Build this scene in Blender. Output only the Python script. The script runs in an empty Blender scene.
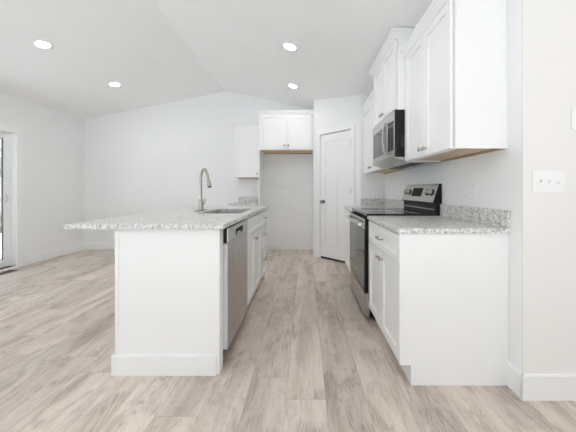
import bpy, bmesh, math, random
from mathutils import Vector, Matrix, noise

random.seed(7)
SC = bpy.context.scene
COL = SC.collection

# ------------------------------------------------------------------ camera
cam_d = bpy.data.cameras.new('camera')
cam_d.sensor_width = 36.0
cam_d.lens = 17.0                       # 272 px for a 576 px wide frame
cam_d.shift_x = -17.0 / 576
cam_d.shift_y = -25.5 / 576
cam_d.clip_start = 0.05
cam_d.clip_end = 300
cam = bpy.data.objects.new('camera', cam_d)
cam.location = (0, 0, 1.13)
cam.rotation_euler = (math.radians(90), 0, 0)
COL.objects.link(cam)
SC.camera = cam

# ------------------------------------------------------------------ world, light, exposure
W = bpy.data.worlds.new('overcast_sky')
SC.world = W
W.use_nodes = True
bg = W.node_tree.nodes['Background']
bg.inputs['Color'].default_value = (0.85, 0.92, 1.0, 1)
bg.inputs['Strength'].default_value = 1.1

SC.view_settings.view_transform = 'Standard'
SC.view_settings.look = 'None'
SC.view_settings.gamma = 1.0
SC.view_settings.exposure = 0.50
SC.view_settings.use_curve_mapping = False
SC.cycles.max_bounces = 14
SC.cycles.diffuse_bounces = 9
SC.cycles.glossy_bounces = 5
SC.cycles.transparent_max_bounces = 12
SC.cycles.caustics_reflective = False
SC.cycles.caustics_refractive = False
SC.cycles.sample_clamp_indirect = 8.0

sun_d = bpy.data.lights.new('sun', 'SUN')       # stands behind the viewer: falls through the rear windows onto the floor there
sun_d.energy = 21.0
sun_d.angle = math.radians(0.53)
sun_d.color = (0.81, 0.93, 1.10)
sun = bpy.data.objects.new('sun', sun_d)
sun.rotation_euler = Vector((-0.08, 0.72, -0.75)).to_track_quat('-Z', 'Y').to_euler()
COL.objects.link(sun)

def portal(name, loc, rot, sx, sy):
    """sky portal filling one window opening (guides daylight sampling, adds no light)"""
    l = bpy.data.lights.new(name, 'AREA')
    l.shape = 'RECTANGLE'; l.size = sx; l.size_y = sy
    l.cycles.is_portal = True
    o = bpy.data.objects.new(name, l)
    o.location = loc; o.rotation_euler = rot
    COL.objects.link(o)

# room dimensions (metres; camera at the origin looking along +Y)
XL, XR = -4.23, 1.183        # window wall, kitchen wall
YB, YE, YR = 5.22, 1.476, -3.3   # back wall, entry wall, rear wall
XE = 3.2                     # entry side wall
RX, RZ = -1.528, 3.036       # ridge
SL, SR = 0.1977, 0.21        # ceiling slopes
def ceil_z(x):
    return RZ - SL * (RX - x) if x < RX else RZ - SR * (x - RX)
SLIDER = (2.15, 3.98, 0.03, 1.97)          # y0 y1 z0 z1
REAR_WINS = [(-3.9, -1.7, 0.25, 2.25), (-1.3, 0.9, 0.25, 2.25), (1.25, 2.95, 0.25, 2.2)]
SIDE_FILL_WIN = (-2.7, 1.4, 0.35, 2.15)  # unseen window, widened to add sky light from the patio side
portal('sky_portal', (XL - 0.16, (SLIDER[0] + SLIDER[1]) / 2, 1.0), (0, math.radians(-90), 0), 1.94, 1.83)
portal('sky_portal', (XL - 0.16, (SIDE_FILL_WIN[0] + SIDE_FILL_WIN[1]) / 2, 1.25), (0, math.radians(-90), 0), 1.8, 4.1)
for w in REAR_WINS:
    portal('sky_portal', ((w[0] + w[1]) / 2, YR - 0.16, (w[2] + w[3]) / 2), (math.radians(90), 0, 0), w[1] - w[0], w[3] - w[2])

# ------------------------------------------------------------------ materials
def new_mat(name):
    m = bpy.data.materials.new(name)
    m.use_nodes = True
    return m, m.node_tree.nodes, m.node_tree.links, m.node_tree.nodes['Principled BSDF']

def plain(name, col, rough=0.5, metal=0.0, spec=0.5, noise_amt=0.0, nscale=6.0, bump=0.0, bscale=300.0, emit=None):
    m, N, L, P = new_mat(name)
    P.inputs['Base Color'].default_value = (*col, 1)
    P.inputs['Roughness'].default_value = rough
    P.inputs['Metallic'].default_value = metal
    P.inputs['Specular IOR Level'].default_value = spec
    tc = N.new('ShaderNodeTexCoord')
    if noise_amt:
        n = N.new('ShaderNodeTexNoise'); n.inputs['Scale'].default_value = nscale
        n.inputs['Detail'].default_value = 3
        L.new(tc.outputs['Object'], n.inputs['Vector'])
        r = N.new('ShaderNodeValToRGB')
        r.color_ramp.elements[0].position = 0.3; r.color_ramp.elements[1].position = 0.7
        r.color_ramp.elements[0].color = (*[c * (1 - noise_amt) for c in col], 1)
        r.color_ramp.elements[1].color = (*[min(1, c * (1 + noise_amt)) for c in col], 1)
        L.new(n.outputs['Fac'], r.inputs['Fac']); L.new(r.outputs['Color'], P.inputs['Base Color'])
    if bump:
        n2 = N.new('ShaderNodeTexNoise'); n2.inputs['Scale'].default_value = bscale
        L.new(tc.outputs['Object'], n2.inputs['Vector'])
        b = N.new('ShaderNodeBump'); b.inputs['Strength'].default_value = bump
        b.inputs['Distance'].default_value = 0.001
        L.new(n2.outputs['Fac'], b.inputs['Height']); L.new(b.outputs['Normal'], P.inputs['Normal'])
    if emit:
        P.inputs['Emission Color'].default_value = (*emit[0], 1)
        P.inputs['Emission Strength'].default_value = emit[1]
    return m

def steel_mat(name, col, rough, axis):
    """brushed stainless, grain running along one axis"""
    m, N, L, P = new_mat(name)
    P.inputs['Metallic'].default_value = 1.0
    tc = N.new('ShaderNodeTexCoord'); mp = N.new('ShaderNodeMapping')
    s = [400, 400, 400]; s[axis] = 4
    mp.inputs['Scale'].default_value = s
    L.new(tc.outputs['Object'], mp.inputs['Vector'])
    n = N.new('ShaderNodeTexNoise'); n.inputs['Scale'].default_value = 1.0; n.inputs['Detail'].default_value = 2
    L.new(mp.outputs['Vector'], n.inputs['Vector'])
    r = N.new('ShaderNodeValToRGB')
    r.color_ramp.elements[0].color = (*[c * 0.88 for c in col], 1); r.color_ramp.elements[1].color = (*[min(1, c * 1.1) for c in col], 1)
    L.new(n.outputs['Fac'], r.inputs['Fac']); L.new(r.outputs['Color'], P.inputs['Base Color'])
    mr = N.new('ShaderNodeMapRange'); mr.inputs['To Min'].default_value = rough * 0.8; mr.inputs['To Max'].default_value = rough * 1.25
    L.new(n.outputs['Fac'], mr.inputs['Value']); L.new(mr.outputs['Result'], P.inputs['Roughness'])
    return m

def floor_mat():
    m, N, L, P = new_mat('greige_plank_flooring')
    tc = N.new('ShaderNodeTexCoord')
    def math_(op, a, b=0.0):
        q = N.new('ShaderNodeMath'); q.operation = op
        for i, v in enumerate((a, b)):
            if isinstance(v, (int, float)): q.inputs[i].default_value = v
            else: L.new(v, q.inputs[i])
        return q.outputs[0]
    def white(a, b):
        cv = N.new('ShaderNodeCombineXYZ'); L.new(a, cv.inputs[0])
        if b is not None: L.new(b, cv.inputs[1])
        w = N.new('ShaderNodeTexWhiteNoise'); w.noise_dimensions = '3D'
        L.new(cv.outputs[0], w.inputs['Vector']); return w
    PW, PL = 0.216, 1.50                      # plank width and length
    xyz = N.new('ShaderNodeSeparateXYZ'); L.new(tc.outputs['Object'], xyz.inputs[0])
    xr = math_('DIVIDE', math_('ADD', xyz.outputs[0], 20.108), PW)
    row = math_('FLOOR', xr)
    yr = math_('ADD', math_('DIVIDE', math_('ADD', xyz.outputs[1], 20.0), PL), math_('MULTIPLY', white(row, None).outputs['Value'], 7.0))
    colm = math_('FLOOR', yr)
    pid = white(row, colm)
    ex = math_('MULTIPLY', math_('PINGPONG', xr, 0.5), PW)     # distance to the nearest long seam
    ey = math_('MULTIPLY', math_('PINGPONG', yr, 0.5), PL)     # distance to the nearest butt seam
    edge = math_('MINIMUM', ex, ey)
    sc = N.new('ShaderNodeVectorMath'); sc.operation = 'SCALE'; sc.inputs['Scale'].default_value = 37.0
    L.new(pid.outputs['Color'], sc.inputs[0])
    add = N.new('ShaderNodeVectorMath'); add.operation = 'ADD'
    L.new(tc.outputs['Object'], add.inputs[0]); L.new(sc.outputs['Vector'], add.inputs[1])
    def grain(scale, det, dist, rough=0.6):
        g = N.new('ShaderNodeMapping'); g.inputs['Scale'].default_value = scale
        L.new(add.outputs['Vector'], g.inputs['Vector'])
        n = N.new('ShaderNodeTexNoise'); n.inputs['Scale'].default_value = 1.0
        n.inputs['Detail'].default_value = det; n.inputs['Roughness'].default_value = rough
        n.inputs['Distortion'].default_value = dist
        L.new(g.outputs['Vector'], n.inputs['Vector'])
        return n
    n1 = grain((7, 0.9, 1), 4, 0.8)          # broad tone bands
    n2 = grain((70, 4.5, 1), 4, 0.5)         # fine streaks
    n3 = grain((150, 30, 1), 2, 0.0)         # pores
    n4 = grain((5.5, 2.4, 1), 5, 1.2)        # weathered patches
    nc = grain((7.5, 0.75, 1), 2.5, 0.35, 0.45)   # its contour lines draw the cathedral figure
    r1 = N.new('ShaderNodeValToRGB')
    e = r1.color_ramp.elements
    e[0].position = 0.30; e[0].color = FLOOR[0]
    e[1].position = 0.72; e[1].color = FLOOR[2]
    x = e.new(0.5); x.color = FLOOR[1]
    L.new(n1.outputs['Fac'], r1.inputs['Fac'])
    def mixin(a, fac_node, lo, hi, c, blend='MULTIPLY', amt=1.0):
        rr = N.new('ShaderNodeMapRange'); rr.inputs['From Min'].default_value = lo; rr.inputs['From Max'].default_value = hi
        rr.inputs['To Min'].default_value = 0; rr.inputs['To Max'].default_value = amt; rr.clamp = True
        L.new(fac_node, rr.inputs['Value'])
        mx = N.new('ShaderNodeMix'); mx.data_type = 'RGBA'; mx.blend_type = blend
        L.new(rr.outputs['Result'], mx.inputs['Factor'])
        L.new(a, mx.inputs[6]); mx.inputs[7].default_value = c
        return mx.outputs[2]
    rings = math_('PINGPONG', math_('MULTIPLY', nc.outputs['Fac'], 30.0), 0.5)
    mask = N.new('ShaderNodeMapRange'); mask.inputs['From Min'].default_value = 0.42; mask.inputs['From Max'].default_value = 0.62
    L.new(n4.outputs['Fac'], mask.inputs['Value'])
    figure = math_('MULTIPLY', math_('MULTIPLY', rings, 2.0), mask.outputs['Result'])
    c = r1.outputs['Color']
    c = mixin(c, n4.outputs['Fac'], 0.45, 0.70, (0.70, 0.68, 0.67, 1), amt=0.55)
    c = mixin(c, figure, 0.25, 0.95, (0.64, 0.61, 0.59, 1), amt=0.75)
    c = mixin(c, n2.outputs['Fac'], 0.48, 0.75, (0.72, 0.69, 0.67, 1), amt=0.55)
    c = mixin(c, n3.outputs['Fac'], 0.52, 0.72, (0.76, 0.74, 0.72, 1), amt=0.6)
    c = mixin(c, pid.outputs['Value'], 0.1, 1.0, (0.78, 0.775, 0.785, 1), amt=0.8)
    c = mixin(c, edge, 0.0016, 0.0004, (0.58, 0.55, 0.53, 1), amt=0.8)
    L.new(c, P.inputs['Base Color'])
    P.inputs['Roughness'].default_value = 0.42
    P.inputs['Specular IOR Level'].default_value = 0.4
    b = N.new('ShaderNodeBump'); b.inputs['Strength'].default_value = 0.25; b.inputs['Distance'].default_value = 0.0012
    L.new(n2.outputs['Fac'], b.inputs['Height']); L.new(b.outputs['Normal'], P.inputs['Normal'])
    return m
FLOOR = [(0.59, 0.50, 0.43, 1), (0.75, 0.66, 0.58, 1), (0.84, 0.765, 0.69, 1)]

def granite_mat():
    m, N, L, P = new_mat('speckled_grey_granite')
    tc = N.new('ShaderNodeTexCoord')
    def nz(scale, det, rough=0.6):
        n = N.new('ShaderNodeTexNoise'); n.inputs['Scale'].default_value = scale
        n.inputs['Detail'].default_value = det; n.inputs['Roughness'].default_value = rough
        L.new(tc.outputs['Object'], n.inputs['Vector']); return n
    def ramp(fac, stops):
        r = N.new('ShaderNodeValToRGB'); e = r.color_ramp.elements
        e[0].position, e[0].color = stops[0]; e[1].position, e[1].color = stops[-1]
        for p, c in stops[1:-1]:
            x = e.new(p); x.color = c
        L.new(fac, r.inputs['Fac']); return r
    def mix(fac, a, b):
        mx = N.new('ShaderNodeMix'); mx.data_type = 'RGBA'
        L.new(fac, mx.inputs['Factor']); L.new(a, mx.inputs[6])
        if isinstance(b, tuple): mx.inputs[7].default_value = b
        else: L.new(b, mx.inputs[7])
        return mx.outputs[2]
    base = ramp(nz(38, 4, 0.7).outputs['Fac'], [(0.32, (0.30, 0.297, 0.29, 1)), (0.46, (0.64, 0.635, 0.62, 1)), (0.60, (0.83, 0.825, 0.81, 1))])
    dark = ramp(nz(105, 3, 0.7).outputs['Fac'], [(0.56, (0, 0, 0, 1)), (0.63, (1, 1, 1, 1))])
    white = ramp(nz(75, 2, 0.6).outputs['Fac'], [(0.58, (0, 0, 0, 1)), (0.66, (1, 1, 1, 1))])
    tan = ramp(nz(48, 2, 0.6).outputs['Fac'], [(0.66, (0, 0, 0, 1)), (0.73, (1, 1, 1, 1))])
    c = mix(white.outputs['Color'], base.outputs['Color'], (0.86, 0.86, 0.85, 1))
    c = mix(tan.outputs['Color'], c, (0.50, 0.45, 0.40, 1))
    c = mix(dark.outputs['Color'], c, (0.11, 0.107, 0.105, 1))
    L.new(c, P.inputs['Base Color'])
    P.inputs['Roughness'].default_value = 0.30
    P.inputs['Specular IOR Level'].default_value = 0.5
    return m

def wood_mat(name, a, b):
    m, N, L, P = new_mat(name)
    tc = N.new('ShaderNodeTexCoord'); mp = N.new('ShaderNodeMapping'); mp.inputs['Scale'].default_value = (60, 4, 60)
    L.new(tc.outputs['Object'], mp.inputs['Vector'])
    n = N.new('ShaderNodeTexNoise'); n.inputs['Scale'].default_value = 1; n.inputs['Detail'].default_value = 4; n.inputs['Distortion'].default_value = 0.8
    L.new(mp.outputs['Vector'], n.inputs['Vector'])
    r = N.new('ShaderNodeValToRGB')
    r.color_ramp.elements[0].color = (*a, 1); r.color_ramp.elements[1].color = (*b, 1)
    r.color_ramp.elements[0].position = 0.3; r.color_ramp.elements[1].position = 0.7
    L.new(n.outputs['Fac'], r.inputs['Fac']); L.new(r.outputs['Color'], P.inputs['Base Color'])
    P.inputs['Roughness'].default_value = 0.5
    return m

def glass_mat():
    m = bpy.data.materials.new('window_glass'); m.use_nodes = True
    N, L = m.node_tree.nodes, m.node_tree.links
    N.clear()
    out = N.new('ShaderNodeOutputMaterial'); mx = N.new('ShaderNodeMixShader')
    t = N.new('ShaderNodeBsdfTransparent'); t.inputs['Color'].default_value = (0.97, 0.985, 0.98, 1)
    g = N.new('ShaderNodeBsdfGlossy'); g.inputs['Roughness'].default_value = 0.02
    lw = N.new('ShaderNodeLayerWeight'); lw.inputs['Blend'].default_value = 0.5
    pw = N.new('ShaderNodeMath'); pw.operation = 'POWER'; pw.inputs[1].default_value = 5.0
    L.new(lw.outputs['Facing'], pw.inputs[0])
    ma = N.new('ShaderNodeMath'); ma.operation = 'MULTIPLY_ADD'; ma.inputs[1].default_value = 0.92; ma.inputs[2].default_value = 0.05
    L.new(pw.outputs[0], ma.inputs[0]); L.new(ma.outputs[0], mx.inputs['Fac'])
    L.new(t.outputs['BSDF'], mx.inputs[1]); L.new(g.outputs['BSDF'], mx.inputs[2])
    L.new(mx.outputs['Shader'], out.inputs['Surface'])
    return m

M = {
    'wall': plain('wall_paint', (0.872, 0.878, 0.878), 0.85, spec=0.2, noise_amt=0.008, nscale=2.0, bump=0.05, bscale=220),
    'wall_warm_lit': plain('warm_lit_wall_paint', (0.85, 0.832, 0.812), 0.85, spec=0.2, noise_amt=0.008, nscale=2.0, bump=0.05, bscale=220),  # wall paint with the warm entry light tinted into its colour
    'ceil': plain('ceiling_paint', (0.94, 0.94, 0.937), 0.9, spec=0.15, noise_amt=0.01, nscale=3.0, bump=0.15, bscale=90),
    'trim': plain('semi_gloss_trim_paint', (0.89, 0.893, 0.893), 0.38, noise_amt=0.004, nscale=4),
    'cab': plain('white_cabinet_paint', (0.90, 0.90, 0.895), 0.34, noise_amt=0.004, nscale=5),
    'floor': floor_mat(),
    'granite': granite_mat(),
    'steel_y': steel_mat('brushed_stainless_horizontal', (0.54, 0.53, 0.51), 0.24, 1),
    'steel_z': steel_mat('brushed_stainless_upright', (0.52, 0.51, 0.495), 0.27, 2),
    'steel_sink': plain('satin_sink_steel', (0.40, 0.39, 0.38), 0.32, 1.0, noise_amt=0.04, nscale=30),
    'nickel': plain('satin_nickel', (0.42, 0.395, 0.36), 0.26, 1.0, noise_amt=0.03, nscale=40),
    'nickel_dark': plain('dark_satin_nickel', (0.33, 0.32, 0.30), 0.24, 1.0, noise_amt=0.03, nscale=40),
    'black': plain('black_enamel', (0.016, 0.016, 0.017), 0.45, spec=0.18, noise_amt=0.1, nscale=30),
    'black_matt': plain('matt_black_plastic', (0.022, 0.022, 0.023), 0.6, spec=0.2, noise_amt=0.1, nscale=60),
    'glass_black': plain('black_ceramic_glass', (0.022, 0.022, 0.024), 0.06, spec=0.6, noise_amt=0.05, nscale=8),
    'oven_glass': plain('dark_oven_glass', (0.03, 0.03, 0.03), 0.05, spec=0.9, noise_amt=0.05, nscale=8),
    'grey_ring': plain('grey_burner_print', (0.16, 0.16, 0.165), 0.25, noise_amt=0.05, nscale=60),
    'plastic': plain('white_plastic', (0.88, 0.88, 0.875), 0.35, noise_amt=0.004, nscale=10),
    'slot': plain('dark_slot', (0.08, 0.08, 0.08), 0.6, noise_amt=0.05, nscale=90),
    'grey_plastic': plain('pale_grey_plastic', (0.62, 0.62, 0.61), 0.4, noise_amt=0.02, nscale=20),
    'vinyl': plain('white_vinyl_frame', (0.90, 0.905, 0.91), 0.4, noise_amt=0.006, nscale=10),
    'gasket': plain('grey_gasket', (0.10, 0.10, 0.10), 0.6, noise_amt=0.05, nscale=50),
    'birch': wood_mat('bare_birch', (0.56, 0.43, 0.29), (0.66, 0.53, 0.38)),
    'birch_edge': wood_mat('raw_birch_edge', (0.40, 0.25, 0.13), (0.50, 0.33, 0.19)),
    'lens': plain('lit_diffuser', (0.9, 0.9, 0.9), 0.5, noise_amt=0.004, nscale=10, emit=((1.0, 0.97, 0.93), 50.0)),
    'lens_warm': plain('lit_warm_diffuser', (0.9, 0.88, 0.84), 0.5, noise_amt=0.004, nscale=10, emit=((1.0, 0.74, 0.48), 8.0)),
    'bronze': plain('brown_metal_register', (0.10, 0.085, 0.07), 0.4, 0.6, noise_amt=0.08, nscale=50),
    'glass': glass_mat(),
    'bark': plain('grey_brown_bark', (0.12, 0.105, 0.09), 0.9, noise_amt=0.3, nscale=12, bump=0.5, bscale=30),
    'meadow': plain('dry_winter_meadow', (0.37, 0.355, 0.335), 0.95, noise_amt=0.25, nscale=0.8),
    'scrub': plain('dry_scrub', (0.16, 0.125, 0.09), 0.95, noise_amt=0.3, nscale=6),
}

# ------------------------------------------------------------------ mesh helpers
class Fr:
    """local frame: u along a run, n out of the face, z up"""
    def __init__(s, o, u, n):
        s.O = Vector(o); s.U = Vector(u).normalized(); s.N = Vector(n).normalized(); s.Z = Vector((0, 0, 1))
    def p(s, u, n, z):
        return s.O + s.U * u + s.N * n + s.Z * z
WORLD = Fr((0, 0, 0), (1, 0, 0), (0, 1, 0))     # u = x, n = y

def box(bm, fr, u0, u1, n0, n1, z0, z1, bev=0.0, seg=2):
    v = [bm.verts.new(fr.p(u, n, z)) for u in (u0, u1) for n in (n0, n1) for z in (z0, z1)]
    f = [(0, 1, 3, 2), (4, 6, 7, 5), (0, 4, 5, 1), (2, 3, 7, 6), (0, 2, 6, 4), (1, 5, 7, 3)]
    fs = [bm.faces.new([v[i] for i in q]) for q in f]
    if bev:
        es = list({e for q in fs for e in q.edges})
        bmesh.ops.bevel(bm, geom=es, offset=bev, segments=seg, affect='EDGES', profile=0.5)
    return bm

def prism(bm, fr, prof, u0, u1):
    """profile [(n, z)] swept along u"""
    a = [bm.verts.new(fr.p(u0, n, z)) for n, z in prof]
    b = [bm.verts.new(fr.p(u1, n, z)) for n, z in prof]
    bm.faces.new(a); bm.faces.new(b[::-1])
    k = len(prof)
    for i in range(k):
        bm.faces.new((a[i], b[i], b[(i + 1) % k], a[(i + 1) % k]))
    return bm

def lathe(bm, c, axis, prof, seg=20, cap=True):
    """profile [(radius, distance along axis)] spun about axis through c"""
    ax = Vector(axis).normalized()
    t = Vector((0, 0, 1)) if abs(ax.z) < 0.9 else Vector((1, 0, 0))
    e1 = ax.cross(t).normalized(); e2 = ax.cross(e1)
    c = Vector(c); rings = []
    for r, h in prof:
        if r < 1e-6:
            rings.append([bm.verts.new(c + ax * h)])
        else:
            rings.append([bm.verts.new(c + ax * h + e1 * (r * math.cos(2 * math.pi * i / seg)) + e2 * (r * math.sin(2 * math.pi * i / seg))) for i in range(seg)])
    for a, b in zip(rings, rings[1:]):
        for i in range(seg):
            j = (i + 1) % seg
            if len(a) == 1 and len(b) == 1: continue
            if len(a) == 1: bm.faces.new((a[0], b[i], b[j]))
            elif len(b) == 1: bm.faces.new((a[i], b[0], a[j]))
            else: bm.faces.new((a[i], b[i], b[j], a[j]))
    for r in (rings[0], rings[-1]) if cap else ():
        if len(r) > 1: bm.faces.new(r)
    return bm

def tube(bm, pts, rad, seg=12, rads=None):
    pts = [Vector(p) for p in pts]
    k = len(pts); rings = []; prev = None
    for i, p in enumerate(pts):
        d = (pts[min(i + 1, k - 1)] - pts[max(i - 1, 0)]).normalized()
        if prev is None:
            t = Vector((0, 0, 1)) if abs(d.z) < 0.9 else Vector((1, 0, 0))
            e1 = d.cross(t).normalized()
        else:
            e1 = (prev - d * prev.dot(d)).normalized()
        prev = e1; e2 = d.cross(e1)
        r = rads[i] if rads else rad
        rings.append([bm.verts.new(p + e1 * (r * math.cos(2 * math.pi * j / seg)) + e2 * (r * math.sin(2 * math.pi * j / seg))) for j in range(seg)])
    for a, b in zip(rings, rings[1:]):
        for i in range(seg):
            j = (i + 1) % seg
            bm.faces.new((a[i], b[i], b[j], a[j]))
    bm.faces.new(rings[0]); bm.faces.new(rings[-1])
    return bm

def smooth_path(pts, n=8):
    """Catmull-Rom through points"""
    P = [Vector(p) for p in pts]; P = [P[0] * 2 - P[1]] + P + [P[-1] * 2 - P[-2]]
    out = []
    for i in range(1, len(P) - 2):
        for k in range(n):
            t = k / n
            a, b, c, d = P[i - 1], P[i], P[i + 1], P[i + 2]
            out.append(0.5 * ((2 * b) + (c - a) * t + (2 * a - 5 * b + 4 * c - d) * t * t + (3 * b - a - 3 * c + d) * t ** 3))
    out.append(P[-2])
    return out

WLOC = {}
def obj(name, bm, mat, parent=None, smooth=False, label=None):
    """link a world-coordinate bmesh as ONE mesh object with its origin at its own middle (base for top-level)"""
    bmesh.ops.recalc_face_normals(bm, faces=bm.faces)
    xs = [v.co.x for v in bm.verts]; ys = [v.co.y for v in bm.verts]; zs = [v.co.z for v in bm.verts]
    c = Vector(((min(xs) + max(xs)) / 2, (min(ys) + max(ys)) / 2, min(zs) if parent is None else (min(zs) + max(zs)) / 2))
    bmesh.ops.translate(bm, verts=bm.verts, vec=-c)
    me = bpy.data.meshes.new(name); bm.to_mesh(me); bm.free()
    me.materials.append(mat)
    if smooth:
        for p in me.polygons: p.use_smooth = True
        me.set_sharp_from_angle(angle=math.radians(40))
    o = bpy.data.objects.new(name, me); COL.objects.link(o)
    if parent is not None:
        o.parent = parent; o.location = c - WLOC[parent.name]
    else:
        o.location = c
    WLOC[o.name] = c
    if label: o['label'] = label
    return o

def thing(name, label, cat, loc, group=None):
    o = bpy.data.objects.new(name, None); COL.objects.link(o)
    o.empty_display_size = 0.1
    o.location = loc; WLOC[o.name] = Vector(loc)
    o['label'] = label; o['category'] = cat
    if group: o['group'] = group
    return o

def tag(o, label, cat, group=None, kind=None):
    o['label'] = label; o['category'] = cat
    if group: o['group'] = group
    if kind: o['kind'] = kind
    return o

def struct(name, bm, mat, parent=None, label=None, cat=None, smooth=False):
    o = obj(name, bm, mat, parent, smooth)
    if parent is None:
        o['kind'] = 'structure'
        if label: o['label'] = label
        o['category'] = cat or name.split('_')[0]
    return o

B = bmesh.new

# ------------------------------------------------------------------ room shell
T = 0.14
struct('floor', box(B(), WORLD, XL - T, XE + T, YR - T, YB + T, -0.12, 0), M['floor'], label='greige wood-look plank floor running the length of the kitchen')

def wall_with_holes(fr, u0, u1, top, holes, thick):
    """wall in the u/z plane, inner face at n=0, body behind (n<0); top(u) gives the height"""
    bm = B()
    us = sorted({u0, u1, *[h[0] for h in holes], *[h[1] for h in holes]} | ({RX} if abs(fr.U.x) > 0.9 and u0 < RX < u1 else set()))
    for a, b in zip(us, us[1:]):
        mid = (a + b) / 2
        spans = sorted((h[2], h[3]) for h in holes if h[0] <= mid <= h[1])
        z = 0.0
        segs = []
        for s0, s1 in spans:
            if s0 > z: segs.append((z, s0, z, s0))
            z = s1
        segs.append((z, top(a), z, top(b)))
        for za0, za1, zb0, zb1 in segs:
            v = [bm.verts.new(fr.p(u, n, zz)) for u, (lo, hi) in ((a, (za0, za1)), (b, (zb0, zb1))) for n in (0, -thick) for zz in (lo, hi)]
            for q in ((0, 1, 3, 2), (4, 6, 7, 5), (0, 4, 5, 1), (2, 3, 7, 6), (0, 2, 6, 4), (1, 5, 7, 3)):
                bm.faces.new([v[i] for i in q])
    return bm

F_BACK = Fr((0, YB, 0), (1, 0, 0), (0, -1, 0))
F_LEFT = Fr((XL, 0, 0), (0, 1, 0), (1, 0, 0))
F_RIGHT = Fr((XR, 0, 0), (0, 1, 0), (-1, 0, 0))
F_END = Fr((0, YE, 0), (1, 0, 0), (0, -1, 0))
F_REAR = Fr((0, YR, 0), (1, 0, 0), (0, 1, 0))
F_ESIDE = Fr((XE, 0, 0), (0, 1, 0), (-1, 0, 0))
zl, zr, ze = ceil_z(XL), ceil_z(XR), 2.46
struct('wall_back', wall_with_holes(F_BACK, XL - T, XR, ceil_z, [], T), M['wall'], label='white gable wall at the far end of the room')
struct('wall_left', wall_with_holes(F_LEFT, YR, YB, lambda u: zl, [SLIDER, SIDE_FILL_WIN], T), M['wall'], label='white side wall with the sliding patio door')
struct('wall_right', wall_with_holes(F_RIGHT, YE + 0.012, YB + T, lambda u: zr, [], 0.12), M['wall'], label='white kitchen wall behind the range')
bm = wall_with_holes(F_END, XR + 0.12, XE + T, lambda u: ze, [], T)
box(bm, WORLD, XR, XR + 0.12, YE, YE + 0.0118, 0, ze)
struct('wall_entry', bm, M['wall_warm_lit'], label='white wall end with the triple light switch')
struct('wall_rear', wall_with_holes(F_REAR, XL - T, XE + T, lambda u: min(ceil_z(u), 9) if u < XR else ze, REAR_WINS, T), M['wall'], label='white wall with wide windows behind the viewer')
struct('wall_side', wall_with_holes(F_ESIDE, YR, YE, lambda u: ze, [], T), M['wall'], label='white side wall of the entry')

def ceiling():
    bm = B(); th = 0.12
    pts = [(XL - T, ceil_z(XL) - SL * T), (RX, RZ), (XR + 0.02, ceil_z(XR + 0.02)), (XR + 0.02, 2.46), (XE + T, 2.46)]
    prof = pts + [(XE + T, 2.46 + th), (XR + 0.02, 2.46 + th), (RX, RZ + th), (XL - T, ceil_z(XL) - SL * T + th)]
    fr = Fr((0, 0, 0), (0, 1, 0), (1, 0, 0))
    # sweep each segment as its own slab so the polygons stay simple
    segs = [(pts[0], pts[1]), (pts[1], pts[2]), (pts[3], pts[4])]
    for a, b in segs:
        prism(bm, fr, [a, b, (b[0], b[1] + th), (a[0], a[1] + th)], YR - T, YB + T)
    return bm
struct('ceiling', ceiling(), M['ceil'], label='white vaulted ceiling with a ridge along the room')

# pantry: diagonal door wall and short return
PS = 4.83                                    # x + y along the diagonal face
PA = Vector((0.147, PS - 0.147, 0)); PB = Vector((0.82, PS - 0.82, 0))
DU = (PB - PA).normalized(); DN = Vector((-DU.y * -1, 0, 0))
DN = Vector((DU.y, -DU.x, 0)); DN = DN if DN.y < 0 else -DN
F_PAN = Fr(PA, DU, DN)
LP = (PB - PA).length
du = lambda x: (x - PA.x) * math.sqrt(2)     # distance along the diagonal of a point with this x
D0, D1, DZ = du(0.255), du(0.708), 2.072
struct('wall_pantry', wall_with_holes(F_PAN, 0, LP, lambda u: ceil_z(PA.x + u / math.sqrt(2)), [(D0, D1, 0, DZ)], 0.10), M['wall'], label='white diagonal pantry wall holding the panelled door')
bm = B(); prism(bm, Fr((0, 0, 0), (0, 1, 0), (1, 0, 0)), [(PA.x, 0), (PA.x + 0.1, 0), (PA.x + 0.1, ceil_z(PA.x + 0.1)), (PA.x, ceil_z(PA.x))], PA.y + 0.002, YB)
struct('wall_pantry_side', bm, M['wall'], label='white side of the pantry closing the fridge alcove')
bm = B(); prism(bm, WORLD, [(PB.y, 0), (PB.y + 0.1, 0), (PB.y + 0.1, ceil_z(PB.x)), (PB.y, ceil_z(PB.x))], PB.x, XR)
for v in bm.verts:
    if v.co.z > 1: v.co.z = ceil_z(v.co.x)
struct('wall_pantry_return', bm, M['wall'], label='short white wall beyond the range counter')
# dark closet floor gap under the door is a black strip standing in for shade

# baseboards
BH, BT = 0.135, 0.014
def bboard(name, fr, u0, u1, label, h=BH):
    bm = B(); prism(bm, fr, [(0, 0), (BT, 0), (BT, h - 0.006), (BT - 0.005, h), (0, h)], u0, u1)
    return struct(name, bm, M['trim'], label=label)
bboard('baseboard_left', F_LEFT, SLIDER[1] + 0.09, YB - BT, 'white baseboard beyond the patio door')
bboard('baseboard_left_rear', F_LEFT, YR, SLIDER[0] - 0.09, 'white baseboard before the patio door')
bboard('baseboard_back', F_BACK, XL, -1.276, 'white baseboard along the gable wall')
bboard('baseboard_alcove', F_BACK, -0.788, PA.x, 'white baseboard at the back of the fridge alcove')
bboard('baseboard_right', F_RIGHT, YE - BT, 1.586, 'white baseboard on the short wall end beside the cabinet')
bboard('baseboard_entry', F_END, XR - BT, XE, 'white baseboard under the triple light switch')
bboard('baseboard_rear', F_REAR, XL, XE, 'white baseboard under the rear windows')

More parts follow.
